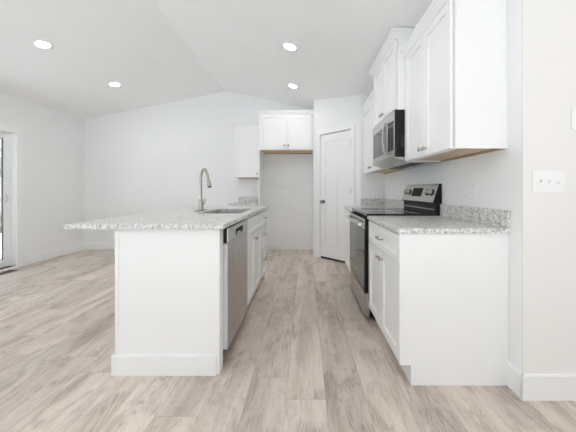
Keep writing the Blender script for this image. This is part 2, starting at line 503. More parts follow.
# ------------------------------------------------------------------ pantry door and casing
def pantry_door():
    n1 = -0.004; n0 = n1 - 0.035; g = 0.012
    u0, u1, z0, z1 = D0 + g, D1 - g, 0.032, DZ - 0.021
    bm = B(); st = 0.105
    box(bm, F_PAN, u0, u1, n0, n1 - 0.010, z0, z1)
    box(bm, F_PAN, u0, u0 + st, n1 - 0.012, n1, z0, z1)
    box(bm, F_PAN, u1 - st, u1, n1 - 0.012, n1, z0, z1)
    for a, b in ((z0, z0 + 0.19), (1.40, 1.515), (z1 - 0.115, z1)):
        box(bm, F_PAN, u0 + st, u1 - st, n1 - 0.012, n1, a, b)
    um = (u0 + u1) / 2
    box(bm, F_PAN, um - 0.045, um + 0.045, n1 - 0.012, n1, z0 + 0.19, 1.40)
    d = struct('door_1', bm, M['trim'], label='white three-panel pantry door on the diagonal wall', cat='door')
    b = B(); box(b, F_PAN, u0, u1, n0, n1 - 0.004, 0.004, z0 - 0.001)  # fills the gap in black, in place of the pantry's shade
    obj('under_door_shade', b, M['black_matt'], d, label='black strip painting the shade under the door')
    uk = u0 + 0.06
    c = F_PAN.p(uk, n1, 0.945)
    k = B(); lathe(k, c, DN, [(0, 0), (0.032, 0), (0.032, 0.006), (0.012, 0.010), (0.011, 0.030), (0.020, 0.036), (0.027, 0.046), (0.027, 0.056), (0.020, 0.064), (0, 0.067)])
    obj('door_knob', k, M['nickel_dark'], d, True, 'dark nickel round knob')
    for z in (0.30, 1.12, 1.86):
        h = B(); tube(h, [F_PAN.p(u1 + 0.005, n1 + 0.009, z - 0.048), F_PAN.p(u1 + 0.005, n1 + 0.009, z + 0.048)], 0.008, 10)
        box(h, F_PAN, u1 - 0.004, u1 + 0.016, n1 + 0.0005, n1 + 0.003, z - 0.044, z + 0.044)
        obj('hinge', h, M['nickel_dark'], d, True, 'nickel hinge')
pantry_door()
bm = B(); cw = 0.062
box(bm, F_PAN, D0 - cw, D0 + 0.004, 0, 0.016, 0, DZ + cw, 0.002)
box(bm, F_PAN, D1 - 0.004, D1 + cw, 0, 0.016, 0, DZ + cw, 0.002)
box(bm, F_PAN, D0 + 0.004, D1 - 0.004, 0, 0.016, DZ - 0.004, DZ + cw, 0.002)
for a, b in ((D0, D0 + 0.010), (D1 - 0.010, D1)):
    box(bm, F_PAN, a, b, -0.098, -0.001, 0, DZ)
box(bm, F_PAN, D0, D1, -0.098, -0.001, DZ - 0.010, DZ)
struct('trim_1', bm, M['trim'], label='white flat casing around the pantry door')

# ------------------------------------------------------------------ patio door, windows
def glazed(name, fr, hole, label, cat, sashes, handle_u=None):
    u0, u1, z0, z1 = hole
    bm = B(); f = 0.035
    for a in ((u0, u0 + f, z0, z1), (u1 - f, u1, z0, z1), (u0 + f, u1 - f, z0, z0 + f), (u0 + f, u1 - f, z1 - f, z1)):
        box(bm, fr, a[0], a[1], -0.135, -0.075, a[2], a[3], 0.002)
    root = struct(name, bm, M['vinyl'], label=label, cat=cat)
    w = (u1 - u0 - 2 * f) / sashes
    for i in range(sashes):
        a, b = u0 + f + i * w - (0.02 if i else 0), u0 + f + (i + 1) * w + (0.02 if i < sashes - 1 else 0)
        n0 = -0.13 if i % 2 == 0 else -0.102
        s = B(); q = 0.062; za, zb = z0 + f, z1 - f
        for r in ((a, a + q, za, zb), (b - q, b, za, zb), (a + q, b - q, za, za + q + 0.02), (a + q, b - q, zb - q, zb)):
            box(s, fr, r[0], r[1], n0, n0 + 0.027, r[2], r[3], 0.002)
        so = obj('sash', s, M['vinyl'], root)
        g = B(); box(g, fr, a + q, b - q, n0 + 0.010, n0 + 0.014, za + q + 0.02, zb - q)
        obj('glass_pane', g, M['glass'], so)
        k = B()
        for r in ((a + q, a + q + 0.007, za + q + 0.02, zb - q), (b - q - 0.007, b - q, za + q + 0.02, zb - q),
                  (a + q, b - q, za + q + 0.02, za + q + 0.027), (a + q, b - q, zb - q - 0.007, zb - q)):
            box(k, fr, r[0], r[1], n0 + 0.005, n0 + 0.022, r[2], r[3])
        obj('gasket', k, M['gasket'], so)
        if handle_u is not None and i == sashes - 1:
            h = B(); hu = b - q / 2
            tube(h, smooth_path([fr.p(hu, n0 + 0.028, 0.97), fr.p(hu, n0 + 0.05, 0.985), fr.p(hu, n0 + 0.052, 1.02), fr.p(hu, n0 + 0.05, 1.055), fr.p(hu, n0 + 0.028, 1.07)]), 0.008, 10)
            obj('door_handle', h, M['grey_plastic'], root, True, 'pale grey pull handle')
    return root
glazed('door_2', F_LEFT, SLIDER, 'white sliding glass patio door in the side wall', 'door', 2, 1)
glazed('window_1', F_LEFT, SIDE_FILL_WIN, 'unseen white side window widened for fill daylight', 'window', 4)
for i, w in enumerate(REAR_WINS):
    glazed('window_%d' % (i + 2), F_REAR, w, ['white rear window by the patio side', 'white rear window in the middle', 'white rear window of the entry'][i], 'window', 2)
def casing(name, fr, hole, label, bottom):
    u0, u1, z0, z1 = hole; c = 0.085
    bm = B()
    box(bm, fr, u0 - c, u0, 0, 0.016, 0 if not bottom else z0 - c, z1 + c, 0.002)
    box(bm, fr, u1, u1 + c, 0, 0.016, 0 if not bottom else z0 - c, z1 + c, 0.002)
    box(bm, fr, u0, u1, 0, 0.016, z1, z1 + c, 0.002)
    if bottom: box(bm, fr, u0, u1, 0, 0.016, z0 - c, z0, 0.002)
    for a in ((u0 - 0.002, u0 + 0.008, z0, z1), (u1 - 0.008, u1 + 0.002, z0, z1), (u0, u1, z1 - 0.008, z1 + 0.002)):
        box(bm, fr, a[0], a[1], -0.075, 0.001, a[2], a[3])
    struct(name, bm, M['trim'], label=label)
casing('trim_2', F_LEFT, SLIDER, 'white casing around the patio door', False)
bm = B(); box(bm, F_LEFT, SLIDER[0], SLIDER[1], -0.14, 0.012, 0.0, 0.03, 0.003)
struct('trim_3', bm, M['vinyl'], label='white threshold of the patio door')
casing('trim_4', F_LEFT, SIDE_FILL_WIN, 'white casing of the unseen side window widened for daylight', True)
for i, w in enumerate(REAR_WINS):
    casing('trim_%d' % (i + 5), F_REAR, w, 'white casing of rear window ' + ['by the patio side', 'in the middle', 'in the entry'][i], True)

# ------------------------------------------------------------------ outdoors (seen through the patio door)
bm = B(); box(bm, WORLD, -90, 60, -60, 90, -0.4, -0.3)
struct('ground', bm, M['meadow'], label='dry tan meadow outside the patio door', cat='ground')
def bare_tree(x, y, h, seed, label):
    rnd = random.Random(seed); bm = B()
    def limb(p, d, L, r, lev):
        pts = [p]; q = p
        for i in range(4):
            d = (d + Vector((rnd.uniform(-.25, .25), rnd.uniform(-.25, .25), rnd.uniform(-.05, .2)))).normalized()
            q = q + d * (L / 4); pts.append(q)
        tube(bm, pts, r, 5, [r * (1 - 0.16 * i) for i in range(5)])
        if lev < 3:
            for i in range(4 if lev else 6):
                b = pts[rnd.choice((2, 3, 4))]
                nd = (d + Vector((rnd.uniform(-1, 1), rnd.uniform(-1, 1), rnd.uniform(-.1, .7)))).normalized()
                limb(b, nd, L * 0.62, r * 0.48, lev + 1)
    limb(Vector((x, y, -0.32)), Vector((0, 0, 1)), h * 0.5, h * 0.028, 0)
    tag(obj('bare_tree', bm, M['bark']), label, 'tree', 'bare trees outside the patio door')
bare_tree(-13.5, 12.2, 4.2, 3, 'bare leafless tree nearest the patio door, outside')
bare_tree(-21.0, 18.6, 4.6, 5, 'bare leafless tree farther out beyond the patio door')
def bush(x, y, r, seed, label):
    rnd = random.Random(seed); bm = B()
    for i in range(70):
        a = rnd.uniform(0, 6.28); t = rnd.uniform(0.1, 1)
        d = Vector((math.cos(a) * t, math.sin(a) * t, rnd.uniform(0.5, 1.2))) * r
        p = Vector((x, y, -0.31))
        tube(bm, [p + d * 0.03, p + d * 0.5 + Vector((0, 0, 0.08)), p + d], 0.02, 4, [0.025, 0.018, 0.008])
    tag(obj('dry_bush', bm, M['scrub']), label, 'bush', 'dry bushes outside the patio door')
bush(-10.2, 9.2, 1.0, 11, 'dry brown bush nearest the patio door, outside')
bush(-15.2, 13.6, 1.5, 12, 'larger dry brown bush beyond the nearest bush outside')

# ------------------------------------------------------------------ cabinet parts
def shaker(bm, fr, u0, u1, z0, z1, n0, th=0.019, st=0.057, dep=0.011):
    """flat recessed-panel front with a stepped inner edge"""
    def loop(off, n):
        return [bm.verts.new(fr.p(a, n, b)) for a, b in ((u0 + off, z0 + off), (u1 - off, z0 + off), (u1 - off, z1 - off), (u0 + off, z1 - off))]
    L = [loop(0, n0), loop(0, n0 + th - 0.0015), loop(0.0015, n0 + th), loop(st, n0 + th), loop(st + 0.001, n0 + th - dep)]
    bm.faces.new(L[0])
    for a, b in zip(L, L[1:]):
        for i in range(4):
            bm.faces.new((a[i], a[(i + 1) % 4], b[(i + 1) % 4], b[i]))
    bm.faces.new(L[-1])
    return bm

def slab(bm, fr, u0, u1, z0, z1, n0, th=0.019):
    return box(bm, fr, u0, u1, n0, n0 + th, z0, z1, 0.002)

def knob(fr, u, n, z, parent):
    bm = B()
    lathe(bm, fr.p(u, n, z), fr.N, [(0, 0), (0.008, 0), (0.0065, 0.003), (0.005, 0.012), (0.008, 0.016), (0.0145, 0.020), (0.0155, 0.025), (0.012, 0.029), (0, 0.030)], 16)
    obj('knob', bm, M['nickel'], parent, True)

def pull(fr, u, n, z, parent, L=0.11):
    bm = B()
    pts = [fr.p(u - L / 2, n, z), fr.p(u - L / 2, n + 0.018, z), fr.p(u - L / 2 + 0.012, n + 0.027, z), fr.p(u, n + 0.031, z), fr.p(u + L / 2 - 0.012, n + 0.027, z), fr.p(u + L / 2, n + 0.018, z), fr.p(u + L / 2, n, z)]
    tube(bm, smooth_path(pts, 5), 0.0055, 10)
    obj('pull', bm, M['nickel'], parent, True)

def cabinet(name, label, fr, u0, u1, z0, z1, depth, fronts, group, toe=0.0, crown=None, hollow=False, cat='cabinet', trd=0.062, well=None):
    root = thing(name, label, cat, fr.p((u0 + u1) / 2, -depth / 2, z0), group)
    bm = B()
    if toe:
        zt = well or z1                      # a sink cabinet is open above the level of its well
        n = [(-depth, z0), (-trd, z0), (-trd, z0 + toe), (0, z0 + toe), (0, zt), (-depth, zt)]
        prism(bm, fr, n, u0, u1)
        if well:
            box(bm, fr, u0, u1, -0.019, 0, zt, z1); box(bm, fr, u0, u1, -depth, -depth + 0.015, zt, z1)
            box(bm, fr, u0, u0 + 0.012, -depth + 0.015, -0.019, zt, z1); box(bm, fr, u1 - 0.012, u1, -depth + 0.015, -0.019, zt, z1)
    elif hollow:                             # wall cabinet: the floor panel sits up inside the frame
        r = 0.016
        box(bm, fr, u0, u1, -depth, 0, z0 + r, z1)
        box(bm, fr, u0, u1, -0.019, 0, z0, z0 + r)
        box(bm, fr, u0, u0 + 0.012, -depth, -0.019, z0, z0 + r)
        box(bm, fr, u1 - 0.012, u1, -depth, -0.019, z0, z0 + r)
    else:
        box(bm, fr, u0, u1, -depth, 0, z0, z1)
    obj('carcass', bm, M['cab'], root)
    if hollow:
        b = B(); box(b, fr, u0 + 0.0125, u1 - 0.0125, -depth + 0.02, -0.0195, z0 + 0.011, z0 + 0.0155)
        obj('bottom_panel', b, M['birch'], root, label='bare wood underside')
        b = B(); box(b, fr, u0 + 0.0125, u1 - 0.0125, -depth, -depth + 0.0195, z0 - 0.002, z0 + 0.0155)
        obj('hanging_rail', b, M['birch_edge'], root, label='raw wood rail against the wall')
    for kind, a, b, c, d, hw in fronts:
        f = B()
        if kind == 'slab': slab(f, fr, a, b, c, d, 0.0015)
        else: shaker(f, fr, a, b, c, d, 0.004, st=0.057 if kind == 'door' else 0.045)
        fo = obj({'door': 'door', 'drawer': 'drawer', 'slab': 'drawer', 'false': 'false_front'}[kind], f, M['cab'], root)
        if hw:
            (knob if hw[0] == 'knob' else pull)(fr, hw[1], 0.023, hw[2], fo)
    if crown:
        e0, e1 = crown
        b = B(); rings = []
        for off, z in ((0.003, z1 - 0.020), (0.010, z1 - 0.018), (0.014, z1 - 0.004), (0.036, z1 + 0.030), (0.042, z1 + 0.034), (0.042, z1 + 0.050)):
            a0 = u0 - off * e0; a1 = u1 + off * e1
            rings.append([b.verts.new(fr.p(u, n, z)) for u, n in ((a0, -depth), (a0, 0.0205 + off), (a1, 0.0205 + off), (a1, -depth))])
        b.faces.new(rings[0]); b.faces.new(rings[-1])
        for p, q in zip(rings, rings[1:]):
            for i in range(4):
                b.faces.new((p[i], p[(i + 1) % 4], q[(i + 1) % 4], q[i]))
        obj('crown_moulding', b, M['cab'], root)
    return root

G_LOW, G_UP = 'white shaker base cabinets', 'white shaker wall cabinets'
R = 0.003
# ---- range side, base run
FB = Fr((0.571, 0, 0), (0, 1, 0), (-1, 0, 0))
DB = XR - 0.571 - 0.002
Y0, Y1, Y2, Y3 = 1.586, 2.346, 3.106, 3.715
CB = 0.882                                    # underside of the worktops
m_ = (Y0 + Y1) / 2
near_cab = cabinet('base_cabinet', 'white base cabinet with one drawer over two doors, nearest the wall end', FB, Y0, Y1, 0, CB, DB,
        [('drawer', Y0 + R, Y1 - R, 0.70, CB - 0.012, ('pull', m_, 0.785)),
         ('door', Y0 + R, m_ - R / 2, 0.130, 0.694, ('knob', m_ - 0.035, 0.645)),
         ('door', m_ + R / 2, Y1 - R, 0.130, 0.694, ('knob', m_ + 0.035, 0.645))], G_LOW, toe=0.118, trd=0.044)
bm = B(); prism(bm, FB, [(-DB, 0), (-0.043, 0), (-0.043, 0.117), (0.022, 0.117), (0.022, CB - 0.001), (-DB, CB - 0.001)], Y0 - 0.0095, Y0 - 0.0005)
obj('end_panel', bm, M['cab'], near_cab)
cabinet('base_cabinet', 'narrow white base cabinet between the range and the pantry wall', FB, Y2, Y3, 0, CB, DB,
        [('drawer', Y2 + R, Y3 - R, 0.70, CB - 0.012, ('pull', (Y2 + Y3) / 2, 0.785)),
         ('door', Y2 + R, Y3 - R, 0.130, 0.694, ('knob', Y2 + 0.04, 0.645))], G_LOW, toe=0.118, trd=0.044)

def poly_slab(bm, pts, z0, z1, hole=None, bev=0.003):
    a = [bm.verts.new((x, y, z1)) for x, y in pts]
    es = [bm.edges.new((a[i], a[(i + 1) % len(a)])) for i in range(len(a))]
    if hole:
        h = [bm.verts.new((x, y, z1)) for x, y in hole]
        es += [bm.edges.new((h[i], h[(i + 1) % len(h)])) for i in range(len(h))]
        r = bmesh.ops.triangle_fill(bm, edges=es, use_beauty=True, use_dissolve=False)
        fs = [g for g in r['geom'] if isinstance(g, bmesh.types.BMFace)]
    else:
        fs = [bm.faces.new(a)]
    r = bmesh.ops.extrude_face_region(bm, geom=fs)
    vs = [g for g in r['geom'] if isinstance(g, bmesh.types.BMVert)]
    bmesh.ops.translate(bm, verts=vs, vec=(0, 0, z0 - z1))
    bmesh.ops.recalc_face_normals(bm, faces=bm.faces)
    if bev:
        sharp = [e for e in bm.edges if len(e.link_faces) == 2 and e.calc_face_angle(0) > 1.0]
        bmesh.ops.bevel(bm, geom=sharp, offset=bev, segments=2, affect='EDGES', profile=0.5)
    return bm

WT = CB + 0.030
bm = poly_slab(B(), [(0.5365, 1.562), (XR - 0.001, 1.562), (XR - 0.001, Y1 - 0.001), (0.5365, Y1 - 0.001)], CB, WT)
tag(obj('countertop', bm, M['granite']), 'speckled grey granite worktop between the wall end and the range', 'countertop', 'granite worktops')
bm = poly_slab(B(), [(0.5365, Y2 + 0.001), (XR - 0.001, Y2 + 0.001), (XR - 0.001, PB.y - 0.001), (PB.x, PB.y - 0.001), (0.5365, 3.735)], CB, WT)
tag(obj('countertop', bm, M['granite']), 'speckled grey granite worktop between the range and the pantry wall', 'countertop', 'granite worktops')
bm = B(); box(bm, F_RIGHT, 1.562, Y1 - 0.001, 0.001, 0.021, WT + 0.0005, WT + 0.102, 0.002)
tag(obj('backsplash', bm, M['granite']), 'short granite upstand on the near worktop, under the wall outlet', 'backsplash', 'granite upstands')
bm = B(); box(bm, F_RIGHT, Y2 + 0.001, PB.y - 0.001, 0.001, 0.021, WT + 0.0005, WT + 0.102, 0.002)
box(bm, WORLD, PB.x, XR - 0.0215, PB.y - 0.021, PB.y - 0.001, WT + 0.0005, WT + 0.102, 0.002)
tag(obj('backsplash', bm, M['granite']), 'granite upstand turning the corner beyond the range', 'backsplash', 'granite upstands')

# ---- range side, wall cabinets
FU = Fr((0.881, 0, 0), (0, 1, 0), (-1, 0, 0))
DUP = XR - 0.881 - 0.002
UZ, UT = 1.376, 2.290
s_ = 0.022
cabinet('wall_cabinet', 'white two-door wall cabinet nearest the camera, above the near worktop', FU, Y0, Y1, UZ, UT, DUP,
        [('door', Y0 + s_, m_ - 0.0015, UZ + 0.004, UT - 0.016, ('knob', m_ - 0.033, UZ + 0.055)),
         ('door', m_ + 0.0015, Y1 - 0.006, UZ + 0.004, UT - 0.016, ('knob', m_ + 0.033, UZ + 0.055))], G_UP, crown=(1, 0), hollow=True)
FM = Fr((0.801, 0, 0), (0, 1, 0), (-1, 0, 0))
MZ, MT = 1.830, 2.455
mm = (Y1 + Y2) / 2
cabinet('wall_cabinet', 'short white two-door wall cabinet on top of the microwave', FM, Y1 + 0.001, Y2 - 0.001, MZ, MT, XR - 0.801 - 0.002,
        [('door', Y1 + s_, mm - 0.0015, MZ + 0.010, MT - 0.016, ('knob', mm - 0.033, MZ + 0.055)),
         ('door', mm + 0.0015, Y2 - s_, MZ + 0.010, MT - 0.016, ('knob', mm + 0.033, MZ + 0.055))], G_UP, crown=(1, 1))
YU = PB.y - 0.003
mf = (Y2 + YU) / 2
cabinet('wall_cabinet', 'white wall cabinet beyond the microwave, beside the pantry door', FU, Y2, YU, UZ, UT, DUP,
        [('door', Y2 + 0.006, mf - 0.0015, UZ + 0.004, UT - 0.016, ('knob', mf - 0.033, UZ + 0.055)),
         ('door', mf + 0.0015, YU - s_, UZ + 0.004, UT - 0.016, ('knob', mf + 0.033, UZ + 0.055))], G_UP, crown=(0, 0), hollow=True)

# ---- over-the-range microwave
def microwave():
    fr = Fr((0.800, 0, 0), (0, 1, 0), (-1, 0, 0))
    u0, u1, z0, z1 = Y1 + 0.003, Y2 - 0.003, 1.408, 1.828
    d = XR - 0.800 - 0.002
    r = thing('microwave', 'stainless microwave with black sides hung over the range', 'microwave', fr.p((u0 + u1) / 2, -d / 2, z0))
    bm = B(); box(bm, fr, u0, u1, -d, 0, z0 + 0.012, z1, 0.002); obj('case', bm, M['black'], r, label='black metal case')
    bm = B(); box(bm, fr, u0 - 0.0008, u0 - 0.0001, 0.0005, 0.026, z0 + 0.02, z1 - 0.002); obj('end_cap', bm, M['black_matt'], r)
    # door: steel frame with dark window, on the far part; control panel nearest the camera
    uc = u0 + 0.20
    bm = B(); st = 0.045
    for a in ((uc, uc + 0.02, z0 + 0.02, z1), (u1 - st, u1, z0 + 0.02, z1), (uc + 0.02, u1 - st, z0 + 0.02, z0 + 0.075), (uc + 0.02, u1 - st, z1 - 0.085, z1)):
        box(bm, fr, a[0], a[1], 0.001, 0.028, a[2], a[3], 0.0015)
    dr = obj('door', bm, M['steel_y'], r, label='stainless door frame')
    bm = B(); box(bm, fr, uc + 0.02, u1 - st, 0.001, 0.024, z0 + 0.075, z1 - 0.085); obj('window', bm, M['oven_glass'], dr, label='dark glass window')
    bm = B(); hu = uc - 0.012
    pts = [fr.p(hu, 0.027, z1 - 0.075), fr.p(hu, 0.055, z1 - 0.08), fr.p(hu, 0.070, z1 - 0.14), fr.p(hu, 0.074, (z0 + z1) / 2 - 0.01), fr.p(hu, 0.070, z0 + 0.13), fr.p(hu, 0.055, z0 + 0.07), fr.p(hu, 0.027, z0 + 0.065)]
    tube(bm, smooth_path(pts, 6), 0.010, 12); obj('handle', bm, M['steel_z'], dr, True, 'curved stainless handle')
    bm = B()
    box(bm, fr, u0, uc - 0.002, 0.001, 0.028, z0 + 0.02, z0 + 0.075, 0.0015)
    box(bm, fr, u0, uc - 0.002, 0.001, 0.028, z1 - 0.085, z1, 0.0015)
    box(bm, fr, u0, u0 + 0.022, 0.001, 0.028, z0 + 0.075, z1 - 0.085, 0.0015)
    cp = obj('control_panel', bm, M['steel_y'], r)
    bm = B(); box(bm, fr, u0 + 0.022, uc - 0.002, 0.001, 0.0265, z0 + 0.075, z1 - 0.085); obj('keypad', bm, M['black'], cp, label='black glass keypad')
    bm = B(); box(bm, fr, u0 + 0.04, uc - 0.03, 0.0268, 0.0275, z1 - 0.135, z1 - 0.105); obj('display', bm, M['grey_ring'], cp, label='grey display')
    # underside vent plate with two black filters, tipping out below the door
    bm = B(); prism(bm, fr, [(-d, z0 + 0.0115), (-d, z0 - 0.036), (-0.12, z0 - 0.036), (0.030, z0 + 0.006), (0.030, z0 + 0.017), (0, z0 + 0.0115)], u0, u1)
    vp = obj('vent_plate', bm, M['steel_y'], r)
    for a in (u0 + 0.06, u0 + 0.42):
        bm = B(); box(bm, fr, a, a + 0.27, -d + 0.12, -0.13, z0 - 0.040, z0 - 0.0365)
        obj('grease_filter', bm, M['slot'], vp, label='dark filter grille')
    # slotted intake on the near side
    bm = B()
    for k in range(9):
        z = z0 + 0.10 + k * 0.012
        box(bm, fr, u0 - 0.0012, u0 + 0.001, -0.14, -0.03, z, z + 0.005)
    obj('side_vent', bm, M['slot'], r)
microwave()

# ---- range
def kitchen_range():
    fr = Fr((0.560, 0, 0), (0, 1, 0), (-1, 0, 0))
    u0, u1 = Y1 + 0.003, Y2 - 0.003
    d = XR - 0.560 - 0.006
    r = thing('range', 'stainless and black electric range between the two worktops', 'range', fr.p((u0 + u1) / 2, -d / 2, 0))
    bm = B(); box(bm, fr, u0, u1, -d, 0, 0.035, 0.905, 0.002); obj('body', bm, M['black'], r, label='black enamelled body')
    for u in (u0 + 0.05, u1 - 0.05):
        for n in (-0.06, -d + 0.06):
            bm = B(); lathe(bm, fr.p(u, n, 0), (0, 0, 1), [(0, 0), (0.018, 0), (0.018, 0.01), (0.009, 0.013), (0.009, 0.037)], 12); obj('foot', bm, M['black_matt'], r, True)
    bm = B(); box(bm, fr, u0, u1, -d, 0.026, 0.906, 0.930, 0.004); ct = obj('cooktop', bm, M['glass_black'], r, label='black glass cooktop')
    for u, n, rad in ((u0 + 0.19, -0.13, 0.105), (u1 - 0.19, -0.13, 0.085), (u0 + 0.19, -0.38, 0.075), (u1 - 0.19, -0.38, 0.10)):
        bm = B()
        for q in (rad, rad * 0.6):
            lathe(bm, fr.p(u, n, 0.9303), (0, 0, 1), [(q - 0.003, 0), (q, 0), (q, 0.0004), (q - 0.003, 0.0004), (q - 0.003, 0)], 40, False)
        obj('burner_ring', bm, M['grey_ring'], ct, label='grey printed burner ring')
    # oven door
    z0, z1 = 0.250, 0.885
    bm = B(); box(bm, fr, u0 + 0.002, u1 - 0.002, 0.002, 0.042, z0, z1, 0.003); dr = obj('oven_door', bm, M['black'], r)
    bm = B(); box(bm, fr, u0 + 0.004, u1 - 0.004, 0.0425, 0.047, z0 + 0.004, z1 - 0.09); obj('window', bm, M['oven_glass'], dr, label='dark mirror-like oven glass')
    bm = B(); box(bm, fr, u0 + 0.004, u1 - 0.004, 0.0425, 0.048, z1 - 0.088, z1 - 0.004, 0.001); obj('top_rail', bm, M['steel_y'], dr, label='stainless rail behind the handle')
    bm = B()
    hz, hn = 0.834, 0.090
    tube(bm, [fr.p(u0 + 0.014, hn, hz), fr.p(u1 - 0.014, hn, hz)], 0.0135, 14)
    for u in (u0 + 0.024, u1 - 0.024):
        box(bm, fr, u - 0.018, u + 0.018, 0.0485, hn + 0.004, hz - 0.019, hz + 0.019, 0.004)
    obj('handle', bm, M['steel_y'], dr, True, 'stainless bar handle')
    # storage drawer
    bm = B(); box(bm, fr, u0 + 0.002, u1 - 0.002, 0.002, 0.044, 0.040, 0.238, 0.003); obj('storage_drawer', bm, M['steel_y'], r, label='stainless bottom drawer')
    # backguard (x, z profile in distances from the body front)
    X = lambda x: 0.560 - x
    pr = [(X(1.181), 0.931), (X(1.181), 1.190), (X(1.160), 1.190), (X(1.106), 1.020), (X(1.126), 1.010), (X(1.126), 0.931)]
    bm = B(); prism(bm, fr, pr, u0, u1); bgd = obj('backguard', bm, M['black'], r, label='black backguard housing')
    a = Vector((X(1.158), 1.186)); b = Vector((X(1.108), 1.025)); t = (b - a).normalized(); nn = Vector((-t.y, t.x)); nn = nn if nn.x > 0 else -nn
    def pf(s, off): q = a + (b - a) * s + nn * off; return (q.x, q.y)
    bm = B(); prism(bm, fr, [pf(0, 0.001), pf(0, 0.005), pf(1, 0.005), pf(1, 0.001)], u0 + 0.003, u1 - 0.003)
    fp = obj('face_plate', bm, M['steel_y'], bgd, label='stainless control face')
    bm = B(); prism(bm, fr, [pf(0.2, 0.0052), pf(0.2, 0.0065), pf(0.72, 0.0065), pf(0.72, 0.0052)], mm - 0.10, mm + 0.13)
    obj('display', bm, M['black_matt'], bgd, label='black glass clock display')
    ndir = fr.N * nn.x + Vector((0, 0, 1)) * nn.y
    for u in (u0 + 0.075, u0 + 0.165, u1 - 0.165, u1 - 0.075):
        n, z = pf(0.46, 0.0052)
        bm = B(); lathe(bm, fr.p(u, n, z), ndir, [(0, 0), (0.030, 0), (0.030, 0.004), (0.022, 0.0055), (0, 0.0055)], 20); obj('dial_ring', bm, M['black_matt'], bgd, True)
        bm = B(); lathe(bm, fr.p(u, n, z), ndir, [(0, 0.006), (0.021, 0.006), (0.019, 0.026), (0.016, 0.029), (0, 0.029)], 20)
        tdir = fr.N * t.x + Vector((0, 0, 1)) * t.y
        c = fr.p(u, n, z) + ndir * 0.030
        tube(bm, [c - tdir * 0.017, c + tdir * 0.017], 0.005, 8)
        obj('knob', bm, M['steel_z'], bgd, True)
    bm = B(); prism(bm, fr, [(X(1.1255), 0.958), (X(1.123), 0.958), (X(1.123), 0.968), (X(1.1255), 0.968)], u0 + 0.02, u1 - 0.02)
    obj('trim_strip', bm, M['steel_y'], bgd, label='thin stainless strip')
kitchen_range()

# ------------------------------------------------------------------ island
IX = -0.525                                   # cabinet face
FI = Fr((IX, 0, 0), (0, 1, 0), (1, 0, 0))
IB = 0.898
IY0, ID0, ID1, IY2, IY3 = 1.672, 1.742, 2.345, 3.105, 3.562
DI = 0.58
def island_panelling():
    x0 = -1.167
    r = thing('island_panelling', 'plain white panelled end and back of the kitchen island', 'island', ((x0 + IX) / 2, IY0 + 0.03, 0))
    bm = B(); box(bm, WORLD, x0, IX, IY0, ID0 - 0.003, 0, IB - 0.001, 0.0015); e = obj('end_panel', bm, M['cab'], r)
    bm = B(); c = 0.02
    box(bm, WORLD, x0 + 0.001, x0 + 0.024, IY0 - 0.005, IY0 - 0.0003, 0.12, IB - 0.003, 0.001)
    box(bm, WORLD, x0 + 0.024, IX - 0.018, IY0 - 0.005, IY0 - 0.0003, IB - 0.028, IB - 0.003, 0.001)
    obj('edge_strip', bm, M['cab'], e)
    bm = B(); box(bm, WORLD, x0, x0 + 0.055, ID0 - 0.002, IY3 + 0.02, 0, IB - 0.001, 0.0015); obj('back_panel', bm, M['cab'], r)
    bm = B(); box(bm, WORLD, x0 + 0.056, IX, IY3 + 0.002, IY3 + 0.02, 0, IB - 0.001, 0.0015); obj('far_panel', bm, M['cab'], r)
    bm = B(); h = 0.121
    def bb(u0, u1, fr):
        prism(bm, fr, [(0.0003, 0), (0.0145, 0), (0.0145, h - 0.004), (0.011, h), (0.0003, h)], u0, u1)
    bb(x0 - 0.0145, -0.544, Fr((0, IY0 - 0.0, 0), (1, 0, 0), (0, -1, 0)))
    bb(IY0, IY3 + 0.02, Fr((x0, 0, 0), (0, 1, 0), (-1, 0, 0)))
    obj('baseboard', bm, M['trim'], r)
island_panelling()

def dishwasher():
    u0, u1 = ID0 + 0.003, ID1 - 0.003
    fr = FI
    r = thing('dishwasher', 'stainless dishwasher built into the island', 'dishwasher', fr.p((u0 + u1) / 2, -0.28, 0))
    bm = B(); box(bm, fr, u0, u1, -0.56, 0, 0.105, IB - 0.012); obj('tub', bm, M['grey_plastic'], r)
    bm = B(); box(bm, fr, u0, u1, -0.55, -0.06, 0.0, 0.104); obj('toe_kick', bm, M['black_matt'], r, label='black toe kick')
    bm = B(); box(bm, fr, u0, u1, 0.001, 0.030, 0.108, 0.788, 0.003); dr = obj('door', bm, M['steel_z'], r)
    bm = B(); box(bm, fr, u0 - 0.0006, u0 - 0.0001, 0.001, 0.027, 0.112, 0.784); obj('door_edge', bm, M['grey_plastic'], dr, label='pale grey door edge')
    zc0, zc1 = 0.792, IB - 0.012
    bm = B(); box(bm, fr, u0, u1, 0.001, 0.024, zc0, zc1, 0.002); cp = obj('control_panel', bm, M['black_matt'], r, label='black ended control panel')
    a, b = u0 + 0.20, u0 + 0.42
    bm = B()
    for q in ((u0 + 0.002, a, zc0, zc1), (b, u1, zc0, zc1), (a, b, zc0, zc0 + 0.020), (a, b, zc1 - 0.028, zc1)):
        box(bm, fr, q[0], q[1], 0.0242, 0.031, q[2], q[3])
    obj('fascia', bm, M['steel_y'], cp, label='stainless fascia with a grip slot')
    bm = B(); box(bm, fr, a + 0.06, b - 0.06, 0.0242, 0.0262, zc0 + 0.022, zc0 + 0.032); obj('latch', bm, M['grey_plastic'], cp, label='grey latch in the slot')
dishwasher()
um = (ID1 + IY2) / 2
cabinet('base_cabinet', 'white sink cabinet with two doors beside the dishwasher in the island', FI, ID1, IY2, 0, IB, DI,
        [('false', ID1 + 0.010, IY2 - R, 0.715, IB - 0.022, None),
         ('door', ID1 + 0.010, um - R / 2, 0.115, 0.708, ('knob', um - 0.035, 0.655)),
         ('door', um + R / 2, IY2 - R, 0.115, 0.708, ('knob', um + 0.035, 0.655))], G_LOW, toe=0.105, well=0.66)
